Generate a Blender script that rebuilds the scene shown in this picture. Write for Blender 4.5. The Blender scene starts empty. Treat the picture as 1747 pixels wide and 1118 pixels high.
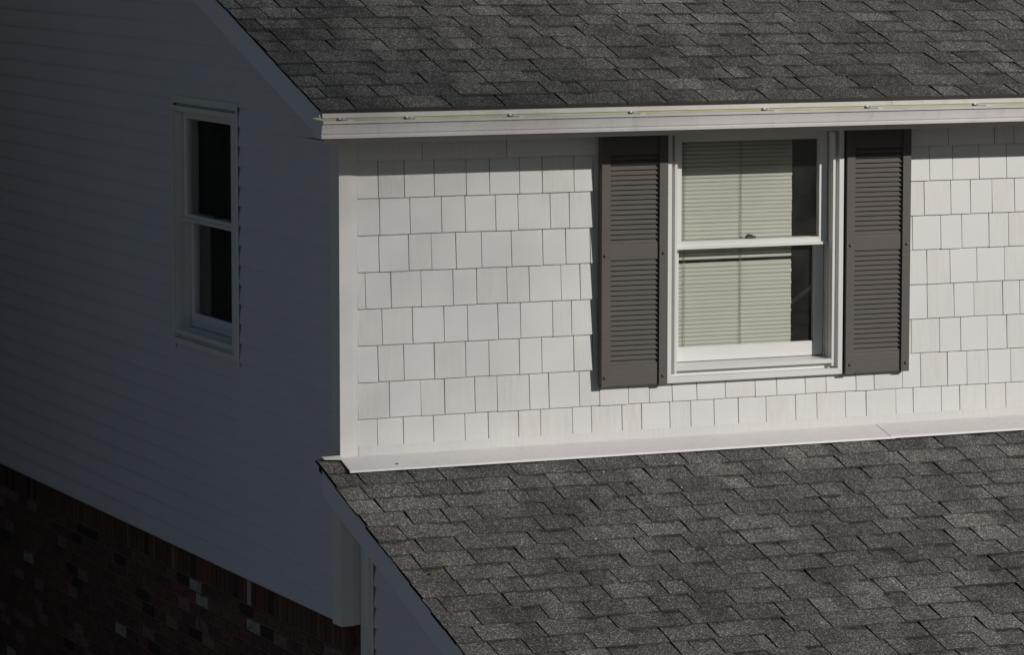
import bpy, bmesh, math, random
from mathutils import Vector, Matrix
random.seed(7)
R = math.radians
sc = bpy.context.scene
col = sc.collection

# ---------------------------------------------------------------- camera, sky, sun, exposure
cam_d = bpy.data.cameras.new('camera'); cam = bpy.data.objects.new('camera', cam_d); col.objects.link(cam)
CAM = (-6.5651, -16.9363, 2.6124); YAW, PITCH, FPX = 0.4152, 0.1089, 6483.34
cam.location = CAM
cam.rotation_euler = (math.pi/2 - PITCH, 0, -YAW)
cam_d.sensor_fit = 'HORIZONTAL'; cam_d.sensor_width = 36.0; cam_d.lens = FPX/1747*36.0
cam_d.clip_start = 0.1; cam_d.clip_end = 3000
sc.camera = cam

SUNV = Vector((0.72, -1.0, 0.485)).normalized()
world = bpy.data.worlds.new('World'); sc.world = world; world.use_nodes = True
wn = world.node_tree.nodes; wl = world.node_tree.links; wn.clear()
sky = wn.new('ShaderNodeTexSky'); sky.sky_type = 'NISHITA'; sky.sun_disc = False
sky.sun_elevation = math.asin(SUNV.z)
sky.sun_rotation = math.atan2(SUNV.x, SUNV.y)
sky.altitude = 100; sky.air_density = 1.0; sky.dust_density = 0.3; sky.ozone_density = 1.0
bg = wn.new('ShaderNodeBackground'); bg.inputs['Strength'].default_value = 0.054
wo = wn.new('ShaderNodeOutputWorld'); wl.new(sky.outputs[0], bg.inputs[0]); wl.new(bg.outputs[0], wo.inputs[0])
sd = bpy.data.lights.new('sun', 'SUN'); sun = bpy.data.objects.new('sun', sd); col.objects.link(sun)
sd.energy = 5.0; sd.angle = R(0.5); sd.color = (1.0, 0.965, 0.92)
sun.rotation_euler = SUNV.to_track_quat('Z', 'Y').to_euler(); sun.location = (10, -14, 10)
sc.view_settings.view_transform = 'Standard'; sc.view_settings.look = 'None'
sc.view_settings.exposure = -0.77; sc.view_settings.gamma = 1.0; sc.view_settings.use_curve_mapping = False
sc.cycles.use_denoising = True
sc.cycles.max_bounces = 8; sc.cycles.transparent_max_bounces = 12

# photo pixel -> point on a plane (used for where the siding joints, hangers and screws stand)
_f = Vector((math.sin(YAW)*math.cos(PITCH), math.cos(YAW)*math.cos(PITCH), -math.sin(PITCH)))
_r = Vector((math.cos(YAW), -math.sin(YAW), 0)); _u = _r.cross(_f)
def hit(x, y, axis, val):
    d = _f + _r*((x-873.5)/FPX) - _u*((y-559)/FPX)
    t = (val-CAM[axis])/d[axis]
    return Vector(CAM) + d*t
def project(P):
    d = Vector(P)-Vector(CAM); z = d.dot(_f)
    return 873.5+FPX*d.dot(_r)/z, 559-FPX*d.dot(_u)/z

# ---------------------------------------------------------------- materials
class NT:
    def __init__(s, name):
        s.m = bpy.data.materials.new(name); s.m.use_nodes = True
        s.t = s.m.node_tree; s.t.nodes.clear()
        s.out = s.n('ShaderNodeOutputMaterial')
    def n(s, t, **kw):
        o = s.t.nodes.new(t)
        for k, v in kw.items(): setattr(o, k, v)
        return o
    def l(s, a, b): s.t.links.new(a, b)
    def pos(s, scale=(1, 1, 1)):
        g = s.n('ShaderNodeNewGeometry'); mp = s.n('ShaderNodeMapping'); mp.inputs['Scale'].default_value = scale
        s.l(g.outputs['Position'], mp.inputs['Vector']); return mp.outputs[0]
    def noise(s, vec, scale, detail=3, rough=.55):
        n = s.n('ShaderNodeTexNoise'); n.inputs['Scale'].default_value = scale; n.inputs['Detail'].default_value = detail
        n.inputs['Roughness'].default_value = rough; s.l(vec, n.inputs['Vector']); return n.outputs['Fac']
    def ramp(s, fac, stops, interp='LINEAR'):
        r = s.n('ShaderNodeValToRGB'); r.color_ramp.interpolation = interp
        el = r.color_ramp.elements
        while len(el) < len(stops): el.new(.5)
        for e, (p, c) in zip(el, stops):
            e.position = p; e.color = (c, c, c, 1) if isinstance(c, (int, float)) else (*c, 1)
        s.l(fac, r.inputs[0]); return r.outputs[0]
    def mix(s, a, b, fac, mode='MIX'):
        m = s.n('ShaderNodeMix'); m.data_type = 'RGBA'; m.blend_type = mode
        for v, i in ((fac, 0), (a, 6), (b, 7)):
            if isinstance(v, (int, float)): m.inputs[i].default_value = v if i == 0 else (v, v, v, 1)
            elif isinstance(v, tuple): m.inputs[i].default_value = (*v, 1)
            else: s.l(v, m.inputs[i])
        return m.outputs[2]
    def rnd(s, src='obj'):
        if src == 'obj': return s.n('ShaderNodeObjectInfo').outputs['Random']
        return s.n('ShaderNodeNewGeometry').outputs['Random Per Island']
    def math(s, op, a, b=0.0):
        m = s.n('ShaderNodeMath'); m.operation = op
        for i, v in enumerate((a, b)):
            if isinstance(v, (int, float)): m.inputs[i].default_value = v
            else: s.l(v, m.inputs[i])
        return m.outputs[0]
    def bsdf(s, color, rough=.5, spec=.5, bump=None, bstr=.2, bdist=.002, metal=0):
        b = s.n('ShaderNodeBsdfPrincipled')
        if isinstance(color, tuple): b.inputs['Base Color'].default_value = (*color, 1)
        else: s.l(color, b.inputs['Base Color'])
        if isinstance(rough, (int, float)): b.inputs['Roughness'].default_value = rough
        else: s.l(rough, b.inputs['Roughness'])
        b.inputs['Specular IOR Level'].default_value = spec; b.inputs['Metallic'].default_value = metal
        if bump is not None:
            bn = s.n('ShaderNodeBump'); bn.inputs['Strength'].default_value = bstr; bn.inputs['Distance'].default_value = bdist
            s.l(bump, bn.inputs['Height']); s.l(bn.outputs[0], b.inputs['Normal'])
        s.l(b.outputs[0], s.out.inputs[0]); return s.m

def vinyl(name, base, warm, grain=0.0, amount=.5, rough=.45, streak=(60, 60, 6), grime=False):
    t = NT(name)
    v = t.noise(t.pos(streak), 1.0, 4, .6)
    w = t.noise(t.pos((3, 3, 3)), 1.0, 3)
    rr = t.ramp(t.rnd(), [(0, 0.0), (.45, .15), (1, 1.0)])
    f = t.math('MULTIPLY', t.math('MULTIPLY', rr, t.ramp(v, [(.3, 0.1), (.7, 1.0)])), amount)
    c = t.mix(base, warm, f)
    d = t.mix(c, tuple(x*.9 for x in base), t.ramp(w, [(.4, 0), (.8, .45)]))
    if grime:
        sp = t.ramp(t.noise(t.pos((26, 26, 60)), 1.0, 3, .7), [(.66, 0), (.76, .5)])
        d = t.mix(d, tuple(x*.55 for x in warm), sp)
        dr = t.ramp(t.noise(t.pos((22, 22, 1.6)), 1.0, 3, .6), [(.55, 0), (.75, .28)])
        d = t.mix(d, tuple(x*.7 for x in warm), dr)
    return t.bsdf(d, rough, .35, bump=v if grain else None, bstr=grain, bdist=.0008)

M = {}
M['shake'] = vinyl('white_shake', (.735, .722, .70), (.60, .54, .49), grain=.45, amount=.6)
M['vinyl'] = vinyl('white_vinyl', (.73, .72, .70), (.66, .63, .60), amount=.3)
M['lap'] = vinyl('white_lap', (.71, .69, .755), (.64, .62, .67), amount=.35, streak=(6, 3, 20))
M['trim'] = vinyl('white_trim', (.76, .745, .72), (.68, .65, .61), amount=.25, streak=(8, 8, 30))
M['metal_white'] = vinyl('white_metal', (.74, .70, .68), (.62, .57, .54), amount=.5, rough=.35, streak=(4, 30, 30), grime=True)
M['flash'] = vinyl('flashing_metal', (.77, .735, .715), (.66, .61, .58), amount=.6, rough=.4, streak=(3, 12, 12), grime=True)
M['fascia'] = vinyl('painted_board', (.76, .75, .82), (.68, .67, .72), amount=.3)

t = NT('joint_backing'); M['backing'] = t.bsdf(t.mix((.46, .39, .33), (.33, .28, .23), t.noise(t.pos(), 9)), .9, .1)

def shingle_mat(name, src):
    t = NT(name)
    p = t.pos()
    g1 = t.n('ShaderNodeTexVoronoi'); g1.inputs['Scale'].default_value = 185; t.l(p, g1.inputs['Vector'])
    wn_ = t.n('ShaderNodeTexWhiteNoise'); wn_.noise_dimensions = '3D'; t.l(g1.outputs['Position'], wn_.inputs['Vector'])
    gran = t.ramp(wn_.outputs['Value'], [(0, .40), (.45, .74), (.78, 1.15), (.9, 2.0), (1, 3.0)])
    r = t.rnd(src)
    tone = t.ramp(r, [(0, (.116, .112, .103)), (.35, (.138, .133, .122)), (.7, (.156, .150, .136)), (.9, (.178, .171, .154)), (1, (.215, .205, .184))])
    # blends of darker granules that wander along each course
    blot = t.ramp(t.noise(t.pos((5.0, 2.2, 2.2)), 1.0, 2), [(.42, 1.05), (.62, .66)])
    c = t.mix(tone, gran, 1.0, 'MULTIPLY'); c = t.mix(c, blot, .75, 'MULTIPLY')
    wash = t.ramp(t.noise(t.pos((.8, .8, .8)), 1.0, 3), [(.3, .88), (.7, 1.12)])
    c = t.mix(c, wash, 1.0, 'MULTIPLY')
    # factory-printed dark granule band along the top of the exposure of the lower laminate, from the vertex attribute
    a = t.n('ShaderNodeAttribute'); a.attribute_name = 'band'
    wob = t.math('MULTIPLY', t.math('SUBTRACT', t.noise(t.pos((7, 7, 7)), 1.0, 2), .5), 1.6)
    wob = t.math('ADD', wob, t.math('MULTIPLY', t.math('SUBTRACT', t.noise(t.pos((60, 60, 60)), 1.0, 2), .5), .35))
    edge = t.ramp(t.math('ADD', a.outputs['Fac'], wob), [(.34, 1.0), (.62, .42)])
    c = t.mix(c, edge, 1.0, 'MULTIPLY')
    return t.bsdf(c, .9, .15, bump=wn_.outputs['Value'], bstr=.3, bdist=.002)
M['shingle'] = shingle_mat('asphalt_shingle', 'obj'); M['shingle_field'] = shingle_mat('asphalt_shingle_field', 'island')
t = NT('asphalt_edge'); M['edge'] = t.bsdf((.012, .011, .011), .95, .1)
t = NT('asphalt_butt'); M['butt'] = t.bsdf(t.mix((.045, .043, .042), (.10, .097, .092), t.noise(t.pos((150, 150, 150)), 1.0, 2)), .95, .1)
t = NT('roof_deck'); M['deck'] = t.bsdf((.03, .03, .03), .95, .1)
t = NT('shutter_vinyl')
gr = t.noise(t.pos((8, 60, 90)), 1.0, 4)
M['shutter'] = t.bsdf(t.mix((.112, .100, .092), (.150, .134, .120), gr), .55, .12, bump=gr, bstr=.2, bdist=.001)
t = NT('screw'); M['screw'] = t.bsdf((.07, .065, .06), .35, .5)
t = NT('sash_lock_metal'); M['lock'] = t.bsdf((.04, .035, .025), .4, .5)
t = NT('gutter_inside'); M['algae'] = t.bsdf(t.mix((.50, .50, .25), (.60, .60, .42), t.ramp(t.noise(t.pos((6, 40, 40)), 1.0), [(.35, 0), (.65, 1)])), .7, .2)
t = NT('rust'); M['rust'] = t.bsdf(t.mix((.055, .04, .032), (.13, .07, .05), t.ramp(t.noise(t.pos((30, 60, 60)), 1.0), [(.5, 0), (.7, 1)])), .85, .2)

def brick_mat(name, src, streak, pale=.86):
    t = NT(name); r = t.rnd(src)
    base = t.ramp(r, [(0, (.048, .031, .028)), (.06, (0.137, 0.066, 0.053)), (.30, (0.155, 0.071, 0.057)), (.48, (0.115, 0.060, 0.052)), (.62, (0.170, 0.082, 0.065)), (.76, (0.104, 0.055, 0.047)), (pale, (.36, .31, .285)), (pale+.04, (.22, .135, .115))], 'CONSTANT')
    n1 = t.noise(t.pos(streak), 1.0, 4, .65)
    c = t.mix(base, (.05, .03, .028), t.ramp(n1, [(.48, 0), (.7, .75)]))
    ash = t.ramp(t.noise(t.pos((4, 7, 26)), 1.0, 3, .7), [(.66, 0), (.74, .8)])
    c = t.mix(c, (.27, .245, .23), t.math('MULTIPLY', ash, t.ramp(r, [(.55, 0), (.9, 1)])))
    return t.bsdf(c, .85, .2, bump=t.noise(t.pos((90, 90, 90)), 1.0, 3), bstr=.4, bdist=.003)
M['brick'] = brick_mat('brick', 'obj', (9, 14, 40)); M['brick_field'] = brick_mat('brick_field', 'island', (9, 14, 40)); M['soldier'] = brick_mat('soldier_brick', 'obj', (20, 70, 5), pale=.955)
t = NT('mortar'); M['mortar'] = t.bsdf(t.mix((.24, .20, .18), (.16, .135, .12), t.noise(t.pos(), 40)), .95, .1)
t = NT('glass')
tr = t.n('ShaderNodeBsdfTransparent'); tr.inputs[0].default_value = (.945, .952, .925, 1)
gl = t.n('ShaderNodeBsdfGlossy'); gl.inputs['Roughness'].default_value = .015
lw_n = t.n('ShaderNodeLayerWeight'); lw_n.inputs['Blend'].default_value = .5
sch = t.math('ADD', t.math('MULTIPLY', t.math('POWER', lw_n.outputs['Facing'], 5.0), .62), .036)
mx = t.n('ShaderNodeMixShader'); t.l(sch, mx.inputs[0]); t.l(tr.outputs[0], mx.inputs[1]); t.l(gl.outputs[0], mx.inputs[2])
dust = t.n('ShaderNodeBsdfDiffuse'); dust.inputs[0].default_value = (.55, .55, .5, 1)
mx2 = t.n('ShaderNodeMixShader'); t.l(t.ramp(t.noise(t.pos((7, 7, 4)), 1.0, 4), [(.3, .008), (.8, .03)]), mx2.inputs[0]); t.l(mx.outputs[0], mx2.inputs[1]); t.l(dust.outputs[0], mx2.inputs[2])
t.l(mx2.outputs[0], t.out.inputs[0]); M['glass'] = t.m
t = NT('blind_slat'); M['slat'] = t.bsdf(t.mix((.69, .68, .65), (.61, .60, .57), t.noise(t.pos((2, 2, 30)), 1.0, 2)), .5, .3)
t = NT('blind_cord'); M['cord'] = t.bsdf((.28, .28, .22), .8, .1)
t = NT('curtain'); M['curtain'] = t.bsdf(t.mix((.035, .035, .036), (.015, .015, .017), t.noise(t.pos((1, 22, 1)), 1.0, 2)), .9, .1)
t = NT('room_paint'); M['room'] = t.bsdf((.16, .15, .135), .9, .1)
t = NT('ground'); M['ground'] = t.bsdf(t.mix((.055, .065, .03), (.09, .085, .05), t.noise(t.pos(), .9, 5)), .95, .1)
t = NT('concrete'); M['concrete'] = t.bsdf(t.mix((.40, .39, .38), (.32, .31, .30), t.noise(t.pos((1.5, 1.5, 1.5)), 1.0, 6)), .9, .2)
t = NT('flake'); M['flake'] = t.bsdf((.6, .57, .52), .8, .2)
t = NT('dry_leaf'); M['leaf_dry'] = t.bsdf((.23, .12, .035), .8, .2)
t = NT('bark'); M['bark'] = t.bsdf(t.mix((.06, .045, .035), (.11, .085, .065), t.noise(t.pos((14, 14, 3)), 1.0, 4)), .95, .1)
t = NT('leaves'); M['leaves'] = t.bsdf(t.mix((.030, .040, .014), (.07, .065, .025), t.rnd('isl')), .8, .2)

# ---------------------------------------------------------------- mesh helpers
WPOS = {}
def link(o, parent=None):
    col.objects.link(o)
    if parent is not None:
        o.parent = parent
        o.matrix_parent_inverse = Matrix.Translation(-WPOS[parent.name])
    return o
def empty(name, loc, label, cat, parent=None, group=None):
    o = bpy.data.objects.new(name, None); o.location = loc; o.empty_display_size = .3
    WPOS[o.name] = Vector(loc); link(o, parent)
    if label: o['label'] = label
    if cat: o['category'] = cat
    if group: o['group'] = group
    return o
def mesh_obj(name, vs, fs, mats, parent=None, fmat=None, recalc=True, smooth=False, band=None):
    lo = [min(v[i] for v in vs) for i in range(3)]; hi = [max(v[i] for v in vs) for i in range(3)]
    c = Vector([(a+b)/2 for a, b in zip(lo, hi)]); c.z = lo[2]
    me = bpy.data.meshes.new(name)
    me.from_pydata([Vector(v)-c for v in vs], [], fs)
    mats = mats if isinstance(mats, (list, tuple)) else [mats]
    for m in mats: me.materials.append(M[m])
    if fmat:
        for p, k in zip(me.polygons, fmat): p.material_index = k
    if band is not None:
        at = me.attributes.new('band', 'FLOAT', 'POINT')
        at.data.foreach_set('value', band)
    if recalc:
        bm = bmesh.new(); bm.from_mesh(me); bmesh.ops.recalc_face_normals(bm, faces=bm.faces); bm.to_mesh(me); bm.free()
    if smooth:
        for p in me.polygons: p.use_smooth = True
    o = bpy.data.objects.new(name, me); o.location = c
    WPOS[o.name] = c.copy()
    return link(o, parent)
def dup(o, off, parent=None):
    c = bpy.data.objects.new(o.name.split('.')[0], o.data); c.location = o.location + Vector(off)
    WPOS[c.name] = c.location.copy()
    return link(c, parent or o.parent)
HEX = [(0, 1, 2, 3), (7, 6, 5, 4), (0, 4, 5, 1), (1, 5, 6, 2), (2, 6, 7, 3), (3, 7, 4, 0)]
def boxv(x0, x1, y0, y1, z0, z1):
    return [(x0, y0, z0), (x1, y0, z0), (x1, y1, z0), (x0, y1, z0), (x0, y0, z1), (x1, y0, z1), (x1, y1, z1), (x0, y1, z1)]
def box(name, x0, x1, y0, y1, z0, z1, mat, parent):
    return mesh_obj(name, boxv(x0, x1, y0, y1, z0, z1), HEX, mat, parent)
def multi(name, boxes, mat, parent, **kw):
    vs, fs = [], []
    for b in boxes:
        b = boxv(*b) if len(b) == 6 else b
        n = len(vs); vs += b; fs += [tuple(i+n for i in f) for f in HEX]
    return mesh_obj(name, vs, fs, mat, parent, **kw)
def prism(name, prof, axis, a0, a1, mat, parent, smooth=False):
    """closed 2-D profile extruded along an axis; prof in the other two axes, in order"""
    def P(p, a):
        if axis == 0: return (a, p[0], p[1])
        if axis == 1: return (p[0], a, p[1])
        return (p[0], p[1], a)
    n = len(prof); vs = [P(p, a0) for p in prof] + [P(p, a1) for p in prof]
    fs = [tuple(range(n)), tuple(range(2*n-1, n-1, -1))] + [(i, (i+1) % n, n+(i+1) % n, n+i) for i in range(n)]
    return mesh_obj(name, vs, fs, mat, parent)

# ---------------------------------------------------------------- ground
G = -3.4
gr_o = mesh_obj('ground', [(-600, -600, G), (600, -600, G), (600, 600, G), (-600, 600, G)], [(0, 1, 2, 3)], 'ground')
gr_o['kind'] = 'structure'; gr_o['label'] = 'dry lawn around the house'

dv = multi('bounce_slab', [(-9.5, -.9, -8+k*3.0+.006, -8+(k+1)*3.0-.006, G+.004, G+.05) for k in range(5)], 'concrete', None)  # unseen slab added to bounce sunlight onto the shaded side wall
dv['kind'] = 'structure'; dv['label'] = 'unseen pale concrete slab added beside the house to bounce light onto its side wall'

# ---------------------------------------------------------------- house and its walls
house = empty('house', (2.5, 2.0, G), 'white house with grey shingled roofs, dark louvred shutters and a red brick base', 'house')
XR = 6.4                      # right-hand end of what is built
COURSE = .178; Z0 = .1785
WCX, WZB, WTOP = 2.228, .274, 1.528     # shuttered window: centre, bottom, top
LCY, LZB, LTOP = 1.95, .306, 1.588      # side window
HALF = .497
Z_SOFFIT = 1.538; BRICK_TOP = -.819
S_UP, S_LO = .338, .3418
def zr_up(y): return 1.7005 + S_UP*(y+.32)
def zr_lo(y): return -.011 + S_LO*(y+.008)
RIDGE_Y = 4.6

sw = multi('shingled_wall', [(.06, WCX-.485, .013, .14, -.05, 1.62), (WCX+.485, XR, .013, .14, -.05, 1.62), (WCX-.485, WCX+.485, .013, .14, -.05, WZB+.01), (WCX-.485, WCX+.485, .013, .14, WTOP-.006, 1.62)], 'backing', house)

# cedar-look siding shingles, joints where the photograph has them
J = {}
z4 = lambda L: [560+x/3.64 for x in L]
z5 = lambda L: [560+x/3.2875 for x in L]
z6 = lambda L: [1000+x/2.3387 for x in L]
z7 = lambda L: [1500+x/2.0325 for x in L]
ROWPX = {0: (748, 690), 1: (685, 621), 2: (622, 564), 3: (559, 506), 4: (496, 448), 5: (433, 389), 6: (370, 330), 7: (307, 272)}
J[0] = z5([279, 425, 594, 770, 901, 1070, 1194, 1373, 1480]) + z6([145, 223, 336, 420, 513, 609, 720, 838, 923, 1037, 1119, 1238, 1307, 1419, 1492, 1596, 1676])
J[1] = z5([172, 345, 522, 655, 825, 950, 1131, 1240, 1411]) + z6([55, 170, 254, 345, 443, 557, 676, 762, 876, 959, 1078, 1150, 1264, 1336, 1443, 1521, 1606, 1696])
J[2] = z5([282, 427, 597, 773, 904, 1074, 1200, 1379, 1486]) + z7([113, 211, 284, 376, 444])
J[3] = z5([305, 475, 652, 784, 955, 1081, 1261, 1367]) + z7([168, 261, 330, 430, 489])
J[4] = z4([233, 392, 580, 778, 924, 1113, 1251, 1449, 1567]) + z7([167, 247, 340, 436])
J[5] = z4([317, 502, 644, 796, 955, 1141, 1335, 1478]) + z7([117, 215, 288, 382, 450])
J[6] = z4([321, 510, 706, 853, 1042, 1182, 1382, 1500]) + z7([158, 250, 318, 393, 471])
J[7] = z4([312, 474, 660, 859, 1004, 1190, 1331, 1528, 1648]) + z7([176, 256, 348, 443])
J[8] = z4([585, 1110]) + z7([240, 400])
GAP = .0042
for k in range(9):
    zb = 0.0 if k == 0 else Z0 + (k-1)*COURSE
    zt = Z0 + k*COURSE + .012
    if k == 0: zb = -.018
    if k == 8: zt = 1.60
    ymid = ROWPX.get(k, (258, 225))
    xs = []
    for px in J[k]:
        py = ymid[0] + (ymid[1]-ymid[0])*(px-612)/(1747-612)
        xs.append(hit(px, py, 1, 0.0).x)
    xs = [x for x in xs if x > .11]
    x = xs[-1]
    while x < XR-.2:
        x += random.choice((.118, .135, .155, .165)); xs.append(x)
    xs = [.092] + xs + [XR]
    # fill the stretch behind shutters and window where the photo shows nothing
    full = [xs[0]]
    for x in xs[1:]:
        while k != 8 and x-full[-1] > .24: full.append(full[-1] + random.uniform(.13, .165))
        if x-full[-1] > .02: full.append(x)
    for a, b in zip(full[:-1], full[1:]):
        w0, w1 = WCX-.478, WCX+.478
        segs = [(a, b)]
        if zt > WZB+.03 and zb < WTOP:
            if zb < WZB and zt > WZB: pass
            else:
                segs = [(p_, q_) for p_, q_ in ((a, min(b, w0)), (max(a, w1), b)) if q_ > p_]
        for a2, b2 in segs:
            if b2-a2 < .012: continue
            ztt = zt
            if zb < WZB < zt and b2 > w0 and a2 < w1: ztt = WZB+.02
            j = random.uniform(-.0012, .0012); s = random.uniform(-.0012, .0012)
            x0, x1 = a2+GAP/2+random.uniform(-.0006, .0006), b2-GAP/2
            if a == .092: x0 = .092
            yb, yt = -.001+random.uniform(-.0008, .0008), .0105
            if k == 0: yb = -.002
            v = [(x0, yb, zb+j), (x1, yb, zb+j+s), (x1, .0129, zb+j+s), (x0, .0129, zb+j), (x0+s, yt, ztt), (x1+s, yt, ztt), (x1+s, .0129, ztt), (x0+s, .0129, ztt)]
            mesh_obj('siding_shingle', v, HEX, 'shake', sw)
box('starter_strip', .0925, XR, -.0009, .0127, -.0175, .0455, 'shake', sw)

# corner post: square post with a nailing lip on each face
cp = multi('corner_post', [(-.006, .064, -.006, .012, -.832, 1.60), (-.006, .012, .0125, .105, -.832, 1.66), (.0645, .091, .0005, .0125, -.004, 1.60)], 'trim', house)
box('nailing_lip', .0645, .098, .0005, .012, -.83, -.03, 'trim', cp)

# ---------------------------------------------------------------- side wall of lapped boards
YB = 8.0
def gable_z(y): return zr_up(min(y, 2*RIDGE_Y-y)) - .10
def poly_wall(name, pts, x0, x1, mat, parent):
    n = len(pts); vs = [(x0, *p) for p in pts] + [(x1, *p) for p in pts]
    fs = [tuple(range(n)), tuple(range(2*n-1, n-1, -1))] + [(i, (i+1) % n, n+(i+1) % n, n+i) for i in range(n)]
    return mesh_obj(name, vs, fs, mat, parent)
lw_lo, lw_hi = LCY-.485, LCY+.485
cw = mesh_obj('clapboard_wall', *(lambda B: ([v for b in B for v in b], [tuple(i+8*k for i in f) for k in range(len(B)) for f in HEX]))([
    boxv(.013, .14, .013, lw_lo, BRICK_TOP+.01, 1.62), boxv(.013, .14, lw_hi, YB, BRICK_TOP+.01, 1.62),
    boxv(.013, .14, lw_lo, lw_hi, BRICK_TOP+.01, LZB+.01), boxv(.013, .14, lw_lo, lw_hi, LTOP-.01, 1.62)]), 'vinyl', house)
poly_wall('gable', [(.02, 1.62), (YB, 1.62), (YB, gable_z(YB)), (RIDGE_Y, gable_z(RIDGE_Y)), (.3, gable_z(.3))], .013, .14, 'vinyl', cw)
LAP = .1016
LAPX = [(.0020, 0.0), (-.0026, .0045), (-.0032, .016), (-.0022, .034), (.0006, .056), (.0048, .080), (.0106, 1.0)]
def lap_board(y0a, y1a, zb, parent, x=0.0, zt=None):
    """one lapped vinyl board facing -X: softly bellied, butt proud at the bottom, back against the wall at the top"""
    zt = zb+LAP+.008 if zt is None else zt
    pr_ = [(x+a_, min(zb+b_, zt-.001*(6-i))) for i, (a_, b_) in enumerate(LAPX)]
    pr_[-1] = (x+.0106, zt)
    n = len(pr_)
    vs = [(a_, y0a, b_) for a_, b_ in pr_] + [(a_, y1a, b_) for a_, b_ in pr_]
    fs = [(i, i+1, n+i+1, n+i) for i in range(n-1)]
    m = len(vs)
    vs += [(x+.0020, y0a, zb), (x+.0125, y0a, zb+.001), (x+.0125, y1a, zb+.001), (x+.0020, y1a, zb), (x+.0125, y0a, zt), (x+.0125, y1a, zt), (x+.0106, y0a, zt), (x+.0106, y1a, zt)]
    fs += [(m, m+3, m+2, m+1), (m+1, m+2, m+5, m+4), (m+6, m+4, m+5, m+7)]
    o = mesh_obj('clapboard', vs, fs, 'lap', parent, recalc=False)
    for p_ in o.data.polygons[:n-1]: p_.use_smooth = True
    return o
z = BRICK_TOP
while z < gable_z(RIDGE_Y)-.1:
    zt = z+LAP+.008
    y0 = .104; y1 = YB
    if zt > gable_z(.11): y0 = max(y0, (zt-gable_z(0))/S_UP-.05)
    if zt > gable_z(YB): y1 = min(YB, 2*RIDGE_Y-(zt-gable_z(0))/S_UP+.05)
    if zt > LZB+.02 and z < LTOP-.01:
        if z < LZB:
            lap_board(y0, LCY-HALF-.001, z, cw); lap_board(LCY+HALF+.001, y1, z, cw); lap_board(LCY-HALF-.001, LCY+HALF+.001, z, cw, zt=LZB+.02)
        else:
            lap_board(y0, LCY-HALF-.001, z, cw); lap_board(LCY+HALF+.001, y1, z, cw)
    elif y1 > y0+.1: lap_board(y0, y1, z, cw)
    z += LAP

# ---------------------------------------------------------------- brick base
BX, BY = .042, .062
bw = multi('brick_wall', [(BX+.006, .3, BY+.006, YB, G, BRICK_TOP+.012), (.3, 1.2, BY+.006, .3, G, BRICK_TOP+.012)], 'mortar', house)
BL, BH, JT = .1937, .0577, .0098
SOLD = .155; zs_ = BRICK_TOP-SOLD+.004
y = BY+.002; first = None
n_sold = 0
while y < YB-.1:
    if first is None:
        first = box('soldier_brick', BX, BX+.05, y, y+BH, zs_, BRICK_TOP, 'soldier', bw)
    else: dup(first, (random.uniform(-.001, .001), y-(BY+.002), random.uniform(-.002, 0)))
    y += BH+JT
cand = []
zrow = zs_-JT-BH; r = 0
while zrow > G:
    y = BY + (0 if r % 2 else -(BL+JT)/2)
    while y < YB-.05:
        y0, y1 = max(y, BY), y+BL
        if y1-y0 > .05:
            px, py = project((BX, (y0+y1)/2, zrow+BH/2))
            cand.append((max(py-1118, -px, 0), y0, y1, zrow))
        y += BL+JT
    zrow -= BH+JT; r += 1
cand.sort(key=lambda c: c[0])
rest = []
for i, (d, y0, y1, zr) in enumerate(cand):
    e = random.uniform(-.0016, .0016)
    b = (BX+e, BX+.05, y0, y1, zr, zr+BH)
    if i < 300 and d < 60: box('brick', *b, 'brick', bw)
    else: rest.append(b)
o = multi('brick_field', rest, 'brick_field', bw); o['kind'] = 'stuff'
zrow = BRICK_TOP-BH-.002; r = 0
while zrow > -2.2:      # return face beside the porch
    box('brick', BX+.051, BX+.051+(.09 if r % 2 else .19), BY, BY+.05, zrow, zrow+BH, 'brick', bw)
    zrow -= BH+JT; r += 1

# ---------------------------------------------------------------- porch side wall under the lower roof
PX = .105
pw = poly_wall('porch_wall', [(-.01, -.12), (-.01, G), (-2.85, G), (-2.85, zr_lo(-2.85)-.1)], PX+.013, PX+.12, 'vinyl', house)
zz = BRICK_TOP - 12*LAP
while zz < -.15:
    zt = zz+LAP+.008
    yfront = -2.85
    if zt > zr_lo(-2.85)-.1: yfront = max(-2.85, (zt+.11)/S_LO-.10)
    if yfront < -.2: lap_board(yfront, -.1385, zz, pw, x=PX)
    zz += LAP
box('channel_lip', PX-.0082, PX-.0058, -.166, -.1385, -1.9, -.14, 'trim', pw)
multi('corner_trim', [(PX-.018, PX+.014, -.138, -.098, -1.9, -.14), (PX-.010, PX+.014, -.0975, -.008, -1.9, -.06)], 'trim', pw)

# ---------------------------------------------------------------- roofs
def roof(name, zf, slope, x0, y_eave, y_top, parent):
    th = .05
    v = []
    for x in (x0+.02, XR):
        v += [(x, y_eave+.012, zf(y_eave+.012)-.010), (x, y_top, zf(y_top)-.010), (x, y_top, zf(y_top)-.010-th), (x, y_eave+.012, zf(y_eave+.012)-.010-th+.03)]
    fs = [(0, 1, 2, 3), (7, 6, 5, 4), (0, 4, 5, 1), (1, 5, 6, 2), (2, 6, 7, 3), (3, 7, 4, 0)]
    return mesh_obj(name, v, fs, 'deck', parent)

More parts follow.
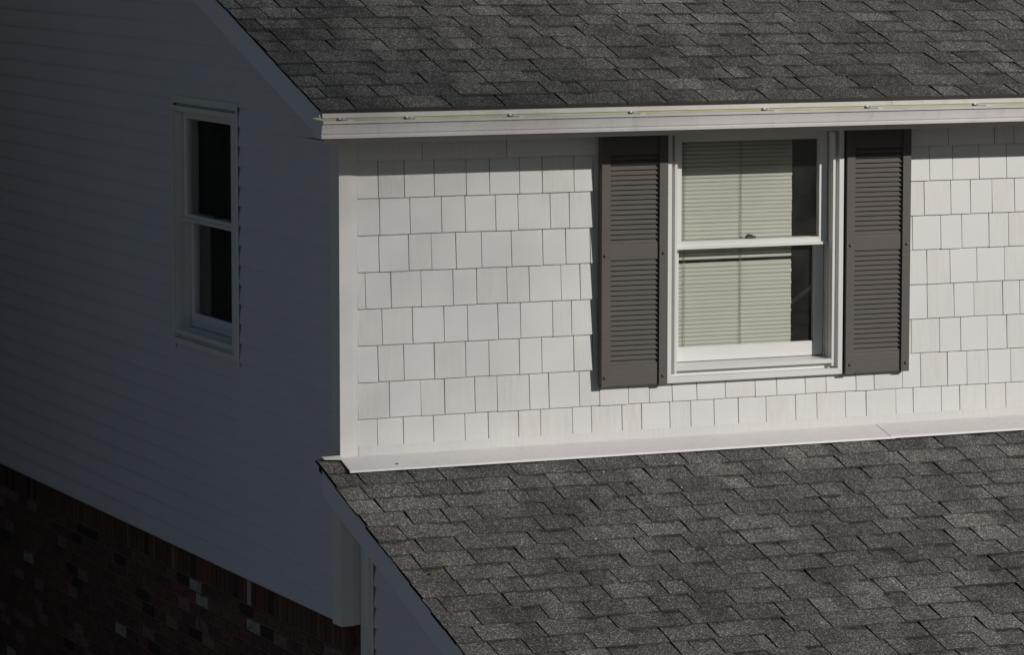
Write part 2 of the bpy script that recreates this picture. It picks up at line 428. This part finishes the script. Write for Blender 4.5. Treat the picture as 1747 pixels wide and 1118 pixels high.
def lay_shingles(parent, zf, slope, x0, y_eave, y_stop, expo, seed, y_clip=None, limit=300, margin=40):
    """Courses of laminated shingle tabs from the eave upwards: every tab is a piece of its own, raised tabs alternate with low ones."""
    rnd = random.Random(seed)
    cs = 1/math.hypot(1, slope); step = expo*cs
    nrm = Vector((0, -slope*cs, cs)); up = Vector((0, cs, slope*cs))
    far_v, far_f, far_b, far_m = [], [], [], []
    count = 0; y = y_eave; row = 0
    items = []
    while y < y_stop:
        x = x0 + rnd.uniform(-.004, .004); high = rnd.random() < .5
        first = True
        while x < XR:
            w = rnd.choice((.09, .12, .15, .17, .20, .23, .27)) if high else rnd.choice((.035, .06, .08, .10, .13, .16))
            w *= rnd.uniform(.9, 1.1)
            if first: w = rnd.uniform(.06, .2); first = False
            items.append((x, min(x+w, XR), y, high, row)); x += w; high = not high
        y += step; row += 1
    def off(it):
        px, py = project(((it[0]+it[1])/2, it[2]+step/2, zf(it[2]+step/2)))
        return max(0-px, px-1747, 0-py, py-1118, 0)
    order = sorted(range(len(items)), key=lambda i: (off(items[i]) > 0, off(items[i]), items[i][0]-items[i][1]))
    near = set(i for i in order[:limit] if off(items[i]) < margin)
    for i, (a, b, yy, high, row) in enumerate(items):
        o = Vector((0, yy, zf(yy)))
        h = (.0060 if high else .0032) + rnd.uniform(-.0005, .0005)
        ln = expo + .018
        if y_clip is not None and a > -.01 and yy + ln*cs > -.11: ln = max(.02, (-.11-yy)/cs)
        elif y_clip is not None and yy + ln*cs > y_clip: ln = max(.02, (y_clip-yy)/cs)
        jb = rnd.uniform(-.0005, .0005); sl0 = rnd.uniform(-.006, .006); sl1 = rnd.uniform(-.006, .006)
        g = .0010
        # bottom is sunk under the course below, so no daylight shows
        def P(x, s, hh): return tuple(Vector((x, 0, 0)) + o + up*s + nrm*hh)
        hb, ht = h, (.0020 if high else -.0020)
        smid = ln*.62
        gl = .0023 if high else 0.0
        bow = rnd.uniform(-.002, .002)
        v = [P(a+g+gl, jb, hb), P(b-g, jb, hb), P(b-g+sl1, ln, ht), P(a+g+gl+sl0, ln, ht),
             P(a+g, jb, -.009), P(b-g, jb, -.009), P(b-g+sl1, ln, -.010), P(a+g+sl0, ln, -.010),
             P(a+g+gl+sl0*.6+bow, smid, hb+(ht-hb)*.62), P(b-g+sl1*.6, smid, hb+(ht-hb)*.62)]
        f = [(0, 1, 9, 8), (8, 9, 2, 3), (0, 4, 5, 1), (1, 5, 6, 2, 9), (2, 6, 7, 3), (3, 7, 4, 0, 8)]
        fm = [0, 0, 2, 1, 1, 1]
        dark = (.85 if rnd.random() < .75 else .3) if not high else (.8 if rnd.random() < .4 else .15)
        bv = [0, 0, 1.15*dark, 1.15*dark, .75, .75, 0, 0, .1*dark, .1*dark]
        if i in near:
            mesh_obj('roof_shingle', v, f, ['shingle', 'edge', 'butt'], parent, fmat=fm, recalc=False, band=bv); count += 1
        else:
            n = len(far_v); far_v += v; far_f += [tuple(q+n for q in fc) for fc in f]; far_m += fm; far_b += bv
    if far_v:
        o = mesh_obj('shingle_field', far_v, far_f, ['shingle_field', 'edge', 'butt'], parent, fmat=far_m, recalc=False, band=far_b); o['kind'] = 'stuff'
    print('SHINGLES', parent.name, count, len(items))

EAVE_Y = -.340; RX = -.227
mr = roof('main_roof', zr_up, S_UP, RX, EAVE_Y, RIDGE_Y, house)
v = [(RX+.02, RIDGE_Y, zr_up(RIDGE_Y)-.011), (XR, RIDGE_Y, zr_up(RIDGE_Y)-.011), (XR, 2*RIDGE_Y+.2, zr_up(-.2)-.011), (RX+.02, 2*RIDGE_Y+.2, zr_up(-.2)-.011)]
mesh_obj('rear_slope', v+[(a, b, c-.05) for a, b, c in v], HEX, 'deck', mr)
EXP_MAIN, EXP_PORCH = .1545, .1395
lay_shingles(mr, zr_up, S_UP, RX, EAVE_Y, 2.6, EXP_MAIN, 11)
LRX = -.13; LEAVE = -3.05
pr = roof('porch_roof', zr_lo, S_LO, LRX, LEAVE, .012, house)
lay_shingles(pr, zr_lo, S_LO, LRX, LEAVE, -.02, EXP_PORCH, 23, y_clip=.0)

# trim of the main roof
FY = -.3185                        # fascia face
def rake(name, x, w, zf, ya, yb, drop, top, parent):
    vs = []
    for xx in (x, x+w):
        vs += [(xx, ya, zf(ya)-top), (xx, yb, zf(yb)-top), (xx, yb, zf(yb)-drop), (xx, ya, zf(ya)-drop)]
    return mesh_obj(name, vs, [(0, 1, 2, 3), (7, 6, 5, 4), (0, 4, 5, 1), (1, 5, 6, 2), (2, 6, 7, 3), (3, 7, 4, 0)], 'fascia', parent)
rake('rake_board', -.217, .022, zr_up, FY+.001, RIDGE_Y, .146, .014, mr)
rake('drip_rail', -.224, .0065, zr_up, FY+.001, RIDGE_Y, .045, .012, mr)
box('fascia', -.1945, XR, FY, FY+.02, Z_SOFFIT-.004, zr_up(FY)-.062, 'metal_white', mr)
box('soffit', -.1945, XR, FY+.021, .012, Z_SOFFIT, Z_SOFFIT+.008, 'vinyl', mr)
# sloped soffit behind the rake board
vs = []
for x in (-.1945, .0125):
    vs += [(x, .013, zr_up(.013)-.142), (x, RIDGE_Y, zr_up(RIDGE_Y)-.142), (x, RIDGE_Y, zr_up(RIDGE_Y)-.134), (x, .013, zr_up(.013)-.134)]
mesh_obj('rake_soffit', vs, HEX, 'vinyl', mr)
# drip edge strips under the first course, butted end to end
DY, DZ = -.1335, .008
def drip(xa, xb):
    y0, y1 = -.195+DY, -.1925+DY
    prof = [(y0, zr_up(y0)-.012), (y0, 1.6465+DZ), (y1, 1.6465+DZ), (y1, zr_up(y1)-.012)]
    prism('drip_edge', prof, 0, xa, xb, 'metal_white', mr)
xd_ = hit(1521.7, 172, 1, -.33).x
drip(-.212, xd_-.001); drip(xd_+.001, XR)
box('starter_edge', -.217, XR, -.203+DY, -.1955+DY, zr_up(-.203+DY)-.0145, zr_up(-.203+DY)-.0105, 'rust', mr)

# gutter: K-style trough, open at the top
gx0, gx1 = -.255, XR
sh_ = lambda L: [(a+DY, b+DZ) for a, b in L]
out = sh_([(-.187, 1.650), (-.187, 1.560), (-.289, 1.556), (-.2965, 1.557), (-.2975, 1.570), (-.2915, 1.574), (-.2985, 1.580), (-.302, 1.600), (-.3065, 1.617), (-.3085, 1.622), (-.307, 1.6255), (-.3185, 1.627), (-.3205, 1.639), (-.311, 1.640)])
inn = sh_([(-.313, 1.6385), (-.296, 1.628), (-.283, 1.600), (-.268, 1.580), (-.266, 1.561), (-.1895, 1.563), (-.1895, 1.650)])
def ribbon(name, prof, mat, parent):
    vs = [(gx0, *p) for p in prof] + [(gx1, *p) for p in prof]; n = len(prof)
    return mesh_obj(name, vs, [(i, i+1, n+i+1, n+i) for i in range(n-1)], mat, parent, recalc=False)
gut = ribbon('gutter', out, 'metal_white', house)
ribbon('gutter_lining', inn, 'algae', gut)
poly = out[1:]+sh_([(-.187, 1.644)])
n = len(poly)
mesh_obj('end_cap', [(gx0-.0015, *p) for p in poly]+[(gx0+.002, *p) for p in poly], [tuple(range(n)), tuple(range(2*n-1, n-1, -1))]+[(i, (i+1) % n, n+(i+1) % n, n+i) for i in range(n)], 'fascia', gut)
rim = sh_([(-.187, 1.6455), (-.3235, 1.6415), (-.3235, 1.638), (-.187, 1.642)])
mesh_obj('end_cap_rim', [(gx0-.004, *p) for p in rim]+[(gx0+.004, *p) for p in rim], HEX, 'algae', gut)
for i, px in enumerate((590, 705, 882, 1088, 1316, 1492, 1676, 1850)):
    x = hit(px, 195, 1, -.39).x
    multi('hanger', [(x-.012, x+.012, -.311+DY, -.1965+DY, 1.6385+DZ, 1.6402+DZ), (x-.016, x+.016, -.319+DY, -.3115+DY, 1.6385+DZ, 1.6435+DZ), (x-.014, x+.014, -.201+DY, -.1965+DY, 1.6404+DZ, 1.648+DZ)], 'metal_white', gut)
    box('screw', x+.001, x+.007, -.205+DY, -.2015+DY, 1.642+DZ, 1.647+DZ, 'screw', gut)

# trim of the porch roof
rake('rake_board', LRX+.015, .022, zr_lo, LEAVE+.05, -.045, .148, .014, pr)
vs = []
for x in (LRX+.04, PX+.012):
    vs += [(x, LEAVE+.05, zr_lo(LEAVE+.05)-.130), (x, -.02, zr_lo(-.02)-.130), (x, -.02, zr_lo(-.02)-.122), (x, LEAVE+.05, zr_lo(LEAVE+.05)-.122)]
mesh_obj('rake_soffit', vs, HEX, 'vinyl', pr)
# apron flashing where the wall meets the porch roof, two lengths lapped
def flashing(xa, xb, lift, skew):
    d = .168
    top = -.0065
    prof = [(-.0035, -.002+lift), (-d, zr_lo(-d)+.021+lift), (-d-.002, zr_lo(-d)+.011+lift), (-d+.004, zr_lo(-d)+.017+lift), (-.0035, -.007+lift)]
    n = len(prof)
    vs = [(xa+skew*(-p[0]), *p) for p in prof]+[(xb+skew*(-p[0]), *p) for p in prof]
    mesh_obj('flashing', vs, [tuple(range(n)), tuple(range(2*n-1, n-1, -1))]+[(i, (i+1) % n, n+(i+1) % n, n+i) for i in range(n)], 'flash', pr)
xs_ = hit(1494, 735, 1, 0).x
flashing(-.010, xs_+.03, 0, -.06); flashing(xs_, XR, .0022, -.03)
for px, py in ((677, 800.5),):      # nail heads
    q = hit(px, py, 1, -.12 if px == 677 else -.06); zz_ = -.002+(zr_lo(-.168)+.021+.002)*(-q.y)/.168
    box('nail', q.x-.005, q.x+.005, q.y-.006, q.y+.006, zz_-.001, zz_+.004, 'screw', pr)
# scrap of flashing folded round the corner
mesh_obj('flashing_scrap', [(-.105, -.012, .004), (-.008, -.010, .006), (-.012, -.045, -.008), (-.10, -.035, -.004), (-.105, -.012, .007), (-.008, -.010, .009), (-.012, -.045, -.005), (-.10, -.035, -.001)], HEX, 'flash', pr)

# ---------------------------------------------------------------- windows (u along the wall, w into the wall, v up)
def window(side, cu, zb, top, label):
    if side == 'front':
        T = lambda u, w, v: (u, w, v); base = (cu, 0, zb)
    else:
        T = lambda u, w, v: (w, u, v); base = (0, cu, zb)
    wnd = empty('window', base, None, None, house); wnd['label'] = label
    def B(name, u0, u1, w0, w1, v0, v1, mat):
        return mesh_obj(name, [T(*p) for p in boxv(u0, u1, w0, w1, v0, v1)], HEX, mat, wnd)
    def rail4(name, u0, u1, v0, v1, w0, w1, s, b, t_, mat):
        """stiles and rails of a frame, each a piece"""
        B(name+'_stile', u0, u0+s, w0, w1, v0, v1, mat); B(name+'_stile', u1-s, u1, w0, w1, v0, v1, mat)
        B(name+'_rail', u0+s, u1-s, w0+.0008, w1, v0, v0+b, mat); B(name+'_rail', u0+s, u1-s, w0+.0008, w1, v1-t_, v1, mat)
    ct = .025; cd = -.030 if side == 'front' else -.020
    # outer casing with mitred corners
    def mitre(pts_o, pts_i):
        vs = [T(p[0], cd, p[1]) for p in pts_o+pts_i]+[T(p[0], .012, p[1]) for p in pts_o+pts_i]
        mesh_obj('casing', vs, [(0, 1, 2, 3), (7, 6, 5, 4), (0, 4, 5, 1), (1, 5, 6, 2), (2, 6, 7, 3), (3, 7, 4, 0)], 'trim', wnd)
    uo0, uo1, vo0, vo1 = cu-HALF, cu+HALF, zb, top
    tt = ct if top-zb > 1.27 else .010
    ui0, ui1, vi0, vi1 = uo0+ct, uo1-ct, zb+.030, top-tt
    g = .0006
    mitre([(uo0+g, vo0), (uo1-g, vo0)], [(ui1-g, vi0), (ui0+g, vi0)])
    mitre([(uo0, vo0+g), (uo0, vo1-g)], [(ui0, vi1-g), (ui0, vi0+g)])
    mitre([(uo1, vo0+g), (uo1, vo1-g)], [(ui1, vi1-g), (ui1, vi0+g)])
    mitre([(uo0+g, vo1), (uo1-g, vo1)], [(ui1-g, vi1), (ui0+g, vi1)])
    if side != 'front':        # channel whose thin lip covers the ends of the lapped boards
        for a_, b_ in ((uo0-.028, uo0-.0006), (uo1+.0006, uo1+.028)): B('channel_lip', a_, b_, -.0082, -.0058, zb-.03, top+.012, 'trim')
        B('channel_lip', uo0-.028, uo1+.028, -.0082, -.0058, top+.0125, top+.05, 'trim')
    # groove floor between casing and main frame
    li0, li1 = cu-.4295-.0225, cu+.4295+.0225     # outside of lip
    jn0, jn1 = cu-.439, cu+.439                   # inside of jamb
    fb = zb+.074                                  # sill front height
    th_ = top-tt-.012
    B('groove', ui0, jn0-.0005, .010, .018, vi0, vi1, 'trim'); B('groove', jn1+.0005, ui1, .010, .018, vi0, vi1, 'trim')
    B('groove', jn0-.0003, jn1+.0003, .0095, .0175, vi0, fb-.019, 'trim')
    lf = -.024 if side == 'front' else -.014
    B('lip', li0, jn0, lf, .0095, vi0+.012, th_, 'trim'); B('lip', jn1, li1, lf, .0095, vi0+.012, th_, 'trim')
    # jamb liners with sash tracks
    for sgn, jj in ((-1, jn0), (1, jn1)):
        for w0, w1, e in ((.0097, .0145, .0), (.015, .028, -.004), (.0285, .034, .0), (.0345, .057, -.005), (.0575, .066, .001), (.0665, .110, -.004), (.1105, .150, .0)):
            a, b = jj - sgn*e, jj + sgn*.03
            B('jamb_liner', min(a, b), max(a, b), w0, w1, fb-.03, th_+.01, 'trim')
    B('head_jamb', jn0, jn1, -.024, .15, th_+.0105, top-.001, 'trim')
    # sill, sloping outwards, with a raised front edge
    vs = [T(*p) for p in ((jn0, -.024, fb-.016), (jn1, -.024, fb-.016), (jn1, .15, fb-.016), (jn0, .15, fb-.016), (jn0, -.024, fb), (jn1, -.024, fb), (jn1, .15, fb+.024), (jn0, .15, fb+.024))]
    mesh_obj('sill', vs, HEX, 'trim', wnd)
    B('sill_lip', jn0+.002, jn1-.002, -.022, -.012, fb+.001, fb+.0065, 'trim')
    mid = zb+.662
    # lower sash, inner track
    rail4('sash', jn0+.0045, jn1-.0045, fb+.0185, mid+.04, .066, .098, .048, .068, .036, 'trim')
    B('glazing_bead', jn0+.0525, jn1-.0525, .068, .080, fb+.0868, fb+.0915, 'trim')
    B('pane', jn0+.05, jn1-.05, .081, .085, fb+.085, mid+.006, 'glass')
    # upper sash, outer track
    rail4('sash', jn0+.0055, jn1-.0055, mid, th_+.008, .030, .062, .044, .0395, .040, 'trim')
    B('meeting_ledge', jn0+.0055, jn1-.0055, .020, .0295, mid+.0005, mid+.014, 'trim')
    B('pane', jn0+.047, jn1-.047, .044, .048, mid+.038, th_-.03, 'glass')
    uc = cu
    prof = [(-.026, 0), (.026, 0), (.026, .010), (.014, .012), (.004, .019), (-.010, .020), (-.020, .011)]
    vs = [T(uc+p[0]+.02, .064, mid+.0405+p[1]) for p in prof]+[T(uc+p[0]+.02, .088, mid+.0405+p[1]) for p in prof]
    n = len(prof)
    mesh_obj('sash_lock', vs, [tuple(range(n)), tuple(range(2*n-1, n-1, -1))]+[(i, (i+1) % n, n+(i+1) % n, n+i) for i in range(n)], 'lock', wnd)
    return wnd
window('front', WCX, WZB, WTOP, 'white double-hung window between the two dark shutters')
window('side', LCY, LZB, LTOP, 'white double-hung window in the shaded clapboard wall')
# floor, ceiling and far end of the upstairs room
box('room_floor', .15, XR, .15, 3.6, -1.3, -1.2, 'room', house); box('room_ceiling', .15, XR, .141, 3.6, 1.605, 1.615, 'room', house)
box('end_wall', XR, XR+.1, .0, YB, G, 1.6, 'vinyl', house)
box('room_wall', .15, XR, 3.6, 3.7, -1.2, 1.6, 'room', house)

# ---------------------------------------------------------------- shutters
def shutter(x0, x1, z0, z1, label, scr):
    sh = empty('shutter', ((x0+x1)/2, -.02, z0), None, None, house); sh['label'] = label
    yf = -.045; sw_ = .046
    box('stile', x0, x0+sw_, yf, -.0035, z0, z1, 'shutter', sh); box('stile', x1-sw_, x1, yf, -.0035, z0, z1, 'shutter', sh)
    for xx in (x0+sw_, x1-sw_-.004): box('bead', xx, xx+.004, yf+.006, yf+.02, z0+.002, z1-.002, 'shutter', sh)
    a, b = x0+sw_+.0045, x1-sw_-.0045
    H_ = z1-z0
    rails = [(z0, z0+.105), (z0+.628, z0+.708), (z1-.105, z1)]
    for (r0, r1) in rails:
        prism('rail', [(-.0035, r0), (yf+.012, r0), (yf+.010, r0+.006), (yf+.010, r1-.006), (yf+.012, r1), (-.0035, r1)], 0, a, b, 'shutter', sh)
    box('back_panel', a, b, -.012, -.0036, z0+.1055, z1-.1055, 'shutter', sh)
    first = None
    for lo, hi in ((rails[0][1], rails[1][0]), (rails[1][1], rails[2][0])):
        n = round((hi-lo)/.0246); p = (hi-lo)/n
        for k in range(n):
            zb = lo+k*p+.0006
            if first is None:
                prof = [(-.0125, zb+.004), (-.036, zb), (-.0365, zb+.003), (-.021, zb+.0245), (-.0125, zb+.0262)]
                first = prism('louvre', prof, 0, a, b, 'shutter', sh); zf = zb
            else: dup(first, (0, 0, zb-zf), sh)
    for (sx, sz) in scr:
        vs, fs = [], []; K = 10
        for j, (rr, yy) in enumerate(((.0088, yf), (.0088, yf-.002), (.0068, yf-.0048), (.003, yf-.006))):
            vs += [(sx+rr*math.cos(2*math.pi*q/K), yy, sz+rr*math.sin(2*math.pi*q/K)) for q in range(K)]
        for j in range(3): fs += [(j*K+q, j*K+(q+1) % K, (j+1)*K+(q+1) % K, (j+1)*K+q) for q in range(K)]
        fs.append(tuple(range(3*K, 4*K)))
        mesh_obj('screw', vs, fs, 'screw', sh, smooth=True)
def s_at(px, py):
    h = hit(px, py, 1, -.045); return (h.x, h.z)
def sx(px, py): return hit(px, py, 1, -.045).x
zlo = hit(1027, 662, 1, -.045).z
shutter(sx(1027, 440), sx(1139.5, 440), zlo, 1.526, 'dark grey-brown louvred shutter nearer the corner post', [s_at(1032, 437), s_at(1132, 432), s_at(1031.5, 646), s_at(1131, 641.5)])
shutter(sx(1444.5, 430), sx(1553, 430), hit(1445, 639, 1, -.045).z, 1.526, 'dark grey-brown louvred shutter farther from the corner post', [s_at(1451, 419), s_at(1547, 416), s_at(1450, 623), s_at(1545, 619)])

# ---------------------------------------------------------------- blind and curtain behind the panes
bl = empty('window_blind', (WCX, .125, WZB), 'pale slatted blind hanging inside the shuttered window with one open slat gap', 'blind')
bu0, bu1 = WCX-.428, WCX+.280
zb_ = WZB+.03; zt_ = 1.51
box('head_rail', bu0, bu1,   .112, .140, zt_-.03, zt_, 'slat', bl)
box('bottom_rail', bu0, bu1, .116, .136, zb_, zb_+.012, 'slat', bl)
pitch = .0205; first = None; z = zb_+.016
while z < zt_-.045:
    if not (.833 < z < .8535):
        if first is None:
            prof = []
            for q in range(7):
                s = q/6; prof.append((.121+.008*s-.0035*math.sin(math.pi*s), z+.0235*s))
            prof2 = prof+[(p[0]+.0006, p[1]-.0003) for p in reversed(prof)]
            first = prism('slat', prof2, 0, bu0, bu1, 'slat', bl); zf = z
            for p_ in first.data.polygons: p_.use_smooth = False
        else:
            q_ = dup(first, (random.uniform(-.0015, .0015), random.uniform(-.0007, .0007), z-zf+random.uniform(-.0006, .0006)), bl)
            q_.rotation_euler = (random.uniform(-.05, .05), random.uniform(-.0012, .0012), 0)
    z += pitch
for px in (1166.5, 1263):
    cx = hit(px, 420, 1, .118).x
    for xx in (cx,):
        if abs(xx-WCX) < .05 and px == 1263 and xx != cx: continue
        for d in (-.004, .004):
            box('ladder_cord', xx+d-.0008, xx+d+.0008, .1155, .1167, zb_, zt_-.03, 'cord', bl)
cu_v, cu_f = [], []
N = 60
for i in range(N+1):
    yy = LCY-.432+.864*i/N; xx = .110+.006*math.sin(i*1.3)+.003*math.sin(i*.47)
    cu_v += [(xx, yy, LZB+.10), (xx, yy, LTOP-.045)]
for i in range(N): cu_f.append((2*i, 2*i+2, 2*i+3, 2*i+1))
o = mesh_obj('curtain', cu_v, cu_f, 'curtain', None, recalc=False, smooth=True)
o['label'] = 'dark folded curtain behind the panes of the shaded side window'; o['category'] = 'curtain'

# ---------------------------------------------------------------- small things lying on the porch roof
def on_roof(px, py):
    d = hit(px, py, 1, 0)-Vector(CAM); c = Vector(CAM)
    # c + t d on zr_lo plane
    t_ = (zr_lo(c.y)-c.z)/(d.z-S_LO*d.y); return c+d*t_
fl_v, fl_f = [], []
for (px, py, s) in ((1163, 835, .006), (1138, 872, .005), (1016, 923, .008), (1208, 874, .006), (1030, 809, .007), (1132, 785, .006), (1153, 794, .007), (1198, 811, .004), (1092, 805, .004), (1284, 825, .004), (1155, 1012, .004)):
    p = on_roof(px, py)+Vector((0, 0, .008)); n = len(fl_v)
    for q in range(6):
        a = q*math.pi/3; rr = s*random.uniform(.6, 1.1)
        fl_v.append((p.x+rr*math.cos(a), p.y+rr*math.sin(a), p.z+rr*math.sin(a)*.34+.001)); 
    fl_v.append((p.x, p.y, p.z+s*.8))
    fl_f += [(n+q, n+(q+1) % 6, n+6) for q in range(6)]
o = mesh_obj('paint_flakes', fl_v, fl_f, 'flake', None); o['kind'] = 'stuff'; o['label'] = 'white paint flakes scattered on the lower roof below the wall'
p = on_roof(739, 984)+Vector((0, 0, .010))
o = mesh_obj('dry_leaf', [(p.x-.016, p.y, p.z), (p.x-.004, p.y-.008, p.z+.001), (p.x+.014, p.y-.004, p.z+.004), (p.x+.018, p.y+.006, p.z+.006), (p.x, p.y+.009, p.z+.009)], [(0, 1, 4), (1, 2, 4), (2, 3, 4)], 'leaf_dry', None)
o['label'] = 'small orange-brown dry leaf lying near the edge of the lower roof'; o['category'] = 'leaf'

# ---------------------------------------------------------------- unseen trees added round the plot (they close off the low sky and show in the dark panes)
rt = random.Random(5)
tv, tf = [], []
def blob(c, r, h, nleaf, size, k0=.62, k1=.8):
    # dark twiggy core
    K, L = 9, 5; n0 = len(tv)
    for j in range(L+1):
        ph = math.pi*j/L
        for q in range(K):
            th = 2*math.pi*q/K; k = rt.uniform(k0, k1)
            tv.append((c[0]+r*k*math.sin(ph)*math.cos(th), c[1]+r*k*math.sin(ph)*math.sin(th), c[2]+h*k*math.cos(ph)))
    for j in range(L):
        for q in range(K): tf.append((n0+j*K+q, n0+j*K+(q+1) % K, n0+(j+1)*K+(q+1) % K, n0+(j+1)*K+q))
    for _ in range(nleaf):
        d = Vector((rt.gauss(0, 1), rt.gauss(0, 1), rt.gauss(0, 1))).normalized(); k = rt.uniform(.6, 1.06)
        p = Vector((c[0]+d.x*r*k, c[1]+d.y*r*k, c[2]+d.z*h*k))
        a = Vector((rt.gauss(0, 1), rt.gauss(0, 1), rt.gauss(0, 1))).normalized()*size; b = a.cross(d)
        if b.length < 1e-4: continue
        b = b.normalized()*size*.6; n = len(tv)
        tv.extend([tuple(p-a), tuple(p+b), tuple(p+a), tuple(p-b)]); tf.append((n, n+1, n+2, n+3))
def cone_limb(p, q, r0, r1):
    d = (Vector(q)-Vector(p)).normalized(); a = d.orthogonal().normalized(); b = d.cross(a); n = len(tv); K = 7
    for c, r_ in ((p, r0), (q, r1)):
        for k in range(K): tv.append(tuple(Vector(c)+(a*math.cos(2*math.pi*k/K)+b*math.sin(2*math.pi*k/K))*r_))
    for k in range(K): tf.append((n+k, n+(k+1) % K, n+K+(k+1) % K, n+K+k))
for i in range(46):
    th = 2*math.pi*i/46 + rt.uniform(-.04, .04); rr = rt.uniform(34, 40); hh = rt.uniform(5.8, 7.3)
    if math.cos(th) < -.3: rr += 14; hh *= .8
    blob((2+rr*math.cos(th), -4+rr*math.sin(th), G+hh*.85), rt.uniform(3.2, 4.4), hh, 260, .42)
for (x, y, r_, h_) in ((-2.7, 7.3, 1.5, 5.2), (-4.2, 6.4, 1.5, 4.6), (-3.2, 10.2, 1.9, 5.2), (-5.6, 9.2, 2.2, 5.4), (-5.2, 12.5, 2.6, 6.0)):  # unseen trees added to darken the far end of the side wall
    cone_limb((x, y, G), (x, y, G+h_), .16, .06); blob((x, y, G+h_*.98), r_, h_, 9000, .075, .56, .7)
# unseen tall tree added towards the sun, crown shaped to dim the sunlit corner
sh2 = Vector((SUNV.x, SUNV.y, 0)).normalized(); DIST = 46.0/math.hypot(SUNV.x, SUNV.y)
e1 = Vector((-sh2.y, sh2.x, 0)); e2 = SUNV.cross(e1).normalized()
if e2.z < 0: e2 = -e2
cc = SUNV*DIST + e1*(-1.0) + e2*4.7
trunk_top = Vector((cc.x, cc.y, cc.z-1.5))
cb = cc - e1*5.0
cone_limb((cb.x, cb.y, G), (cb.x, cb.y, cc.z-6), .34, .22); cone_limb((cb.x, cb.y, cc.z-6), trunk_top, .22, .1)
for k in range(9):
    a = k*2.4; z0 = cc.z-1.6+k*.25
    cone_limb((cc.x, cc.y, z0-.4), (cc.x+1.8*math.cos(a), cc.y+1.8*math.sin(a), z0+2.0), .03, .008)
for _ in range(56000):
    p = cc + e1*rt.gauss(0, 1.18) + e2*rt.gauss(0, 2.5) + SUNV*rt.gauss(0, 1.6)
    a = Vector((rt.gauss(0, 1), rt.gauss(0, 1), rt.gauss(0, 1))).normalized(); b = a.orthogonal().normalized()
    a *= .036; b *= .021; n = len(tv)
    tv.extend([tuple(p-a), tuple(p+b), tuple(p+a), tuple(p-b)]); tf.append((n, n+1, n+2, n+3))
o = mesh_obj('added_trees', tv, tf, 'leaves', None, recalc=False); o['kind'] = 'stuff'; o['label'] = 'unseen dark trees added around the plot to shade the house, dimly mirrored in the side window'
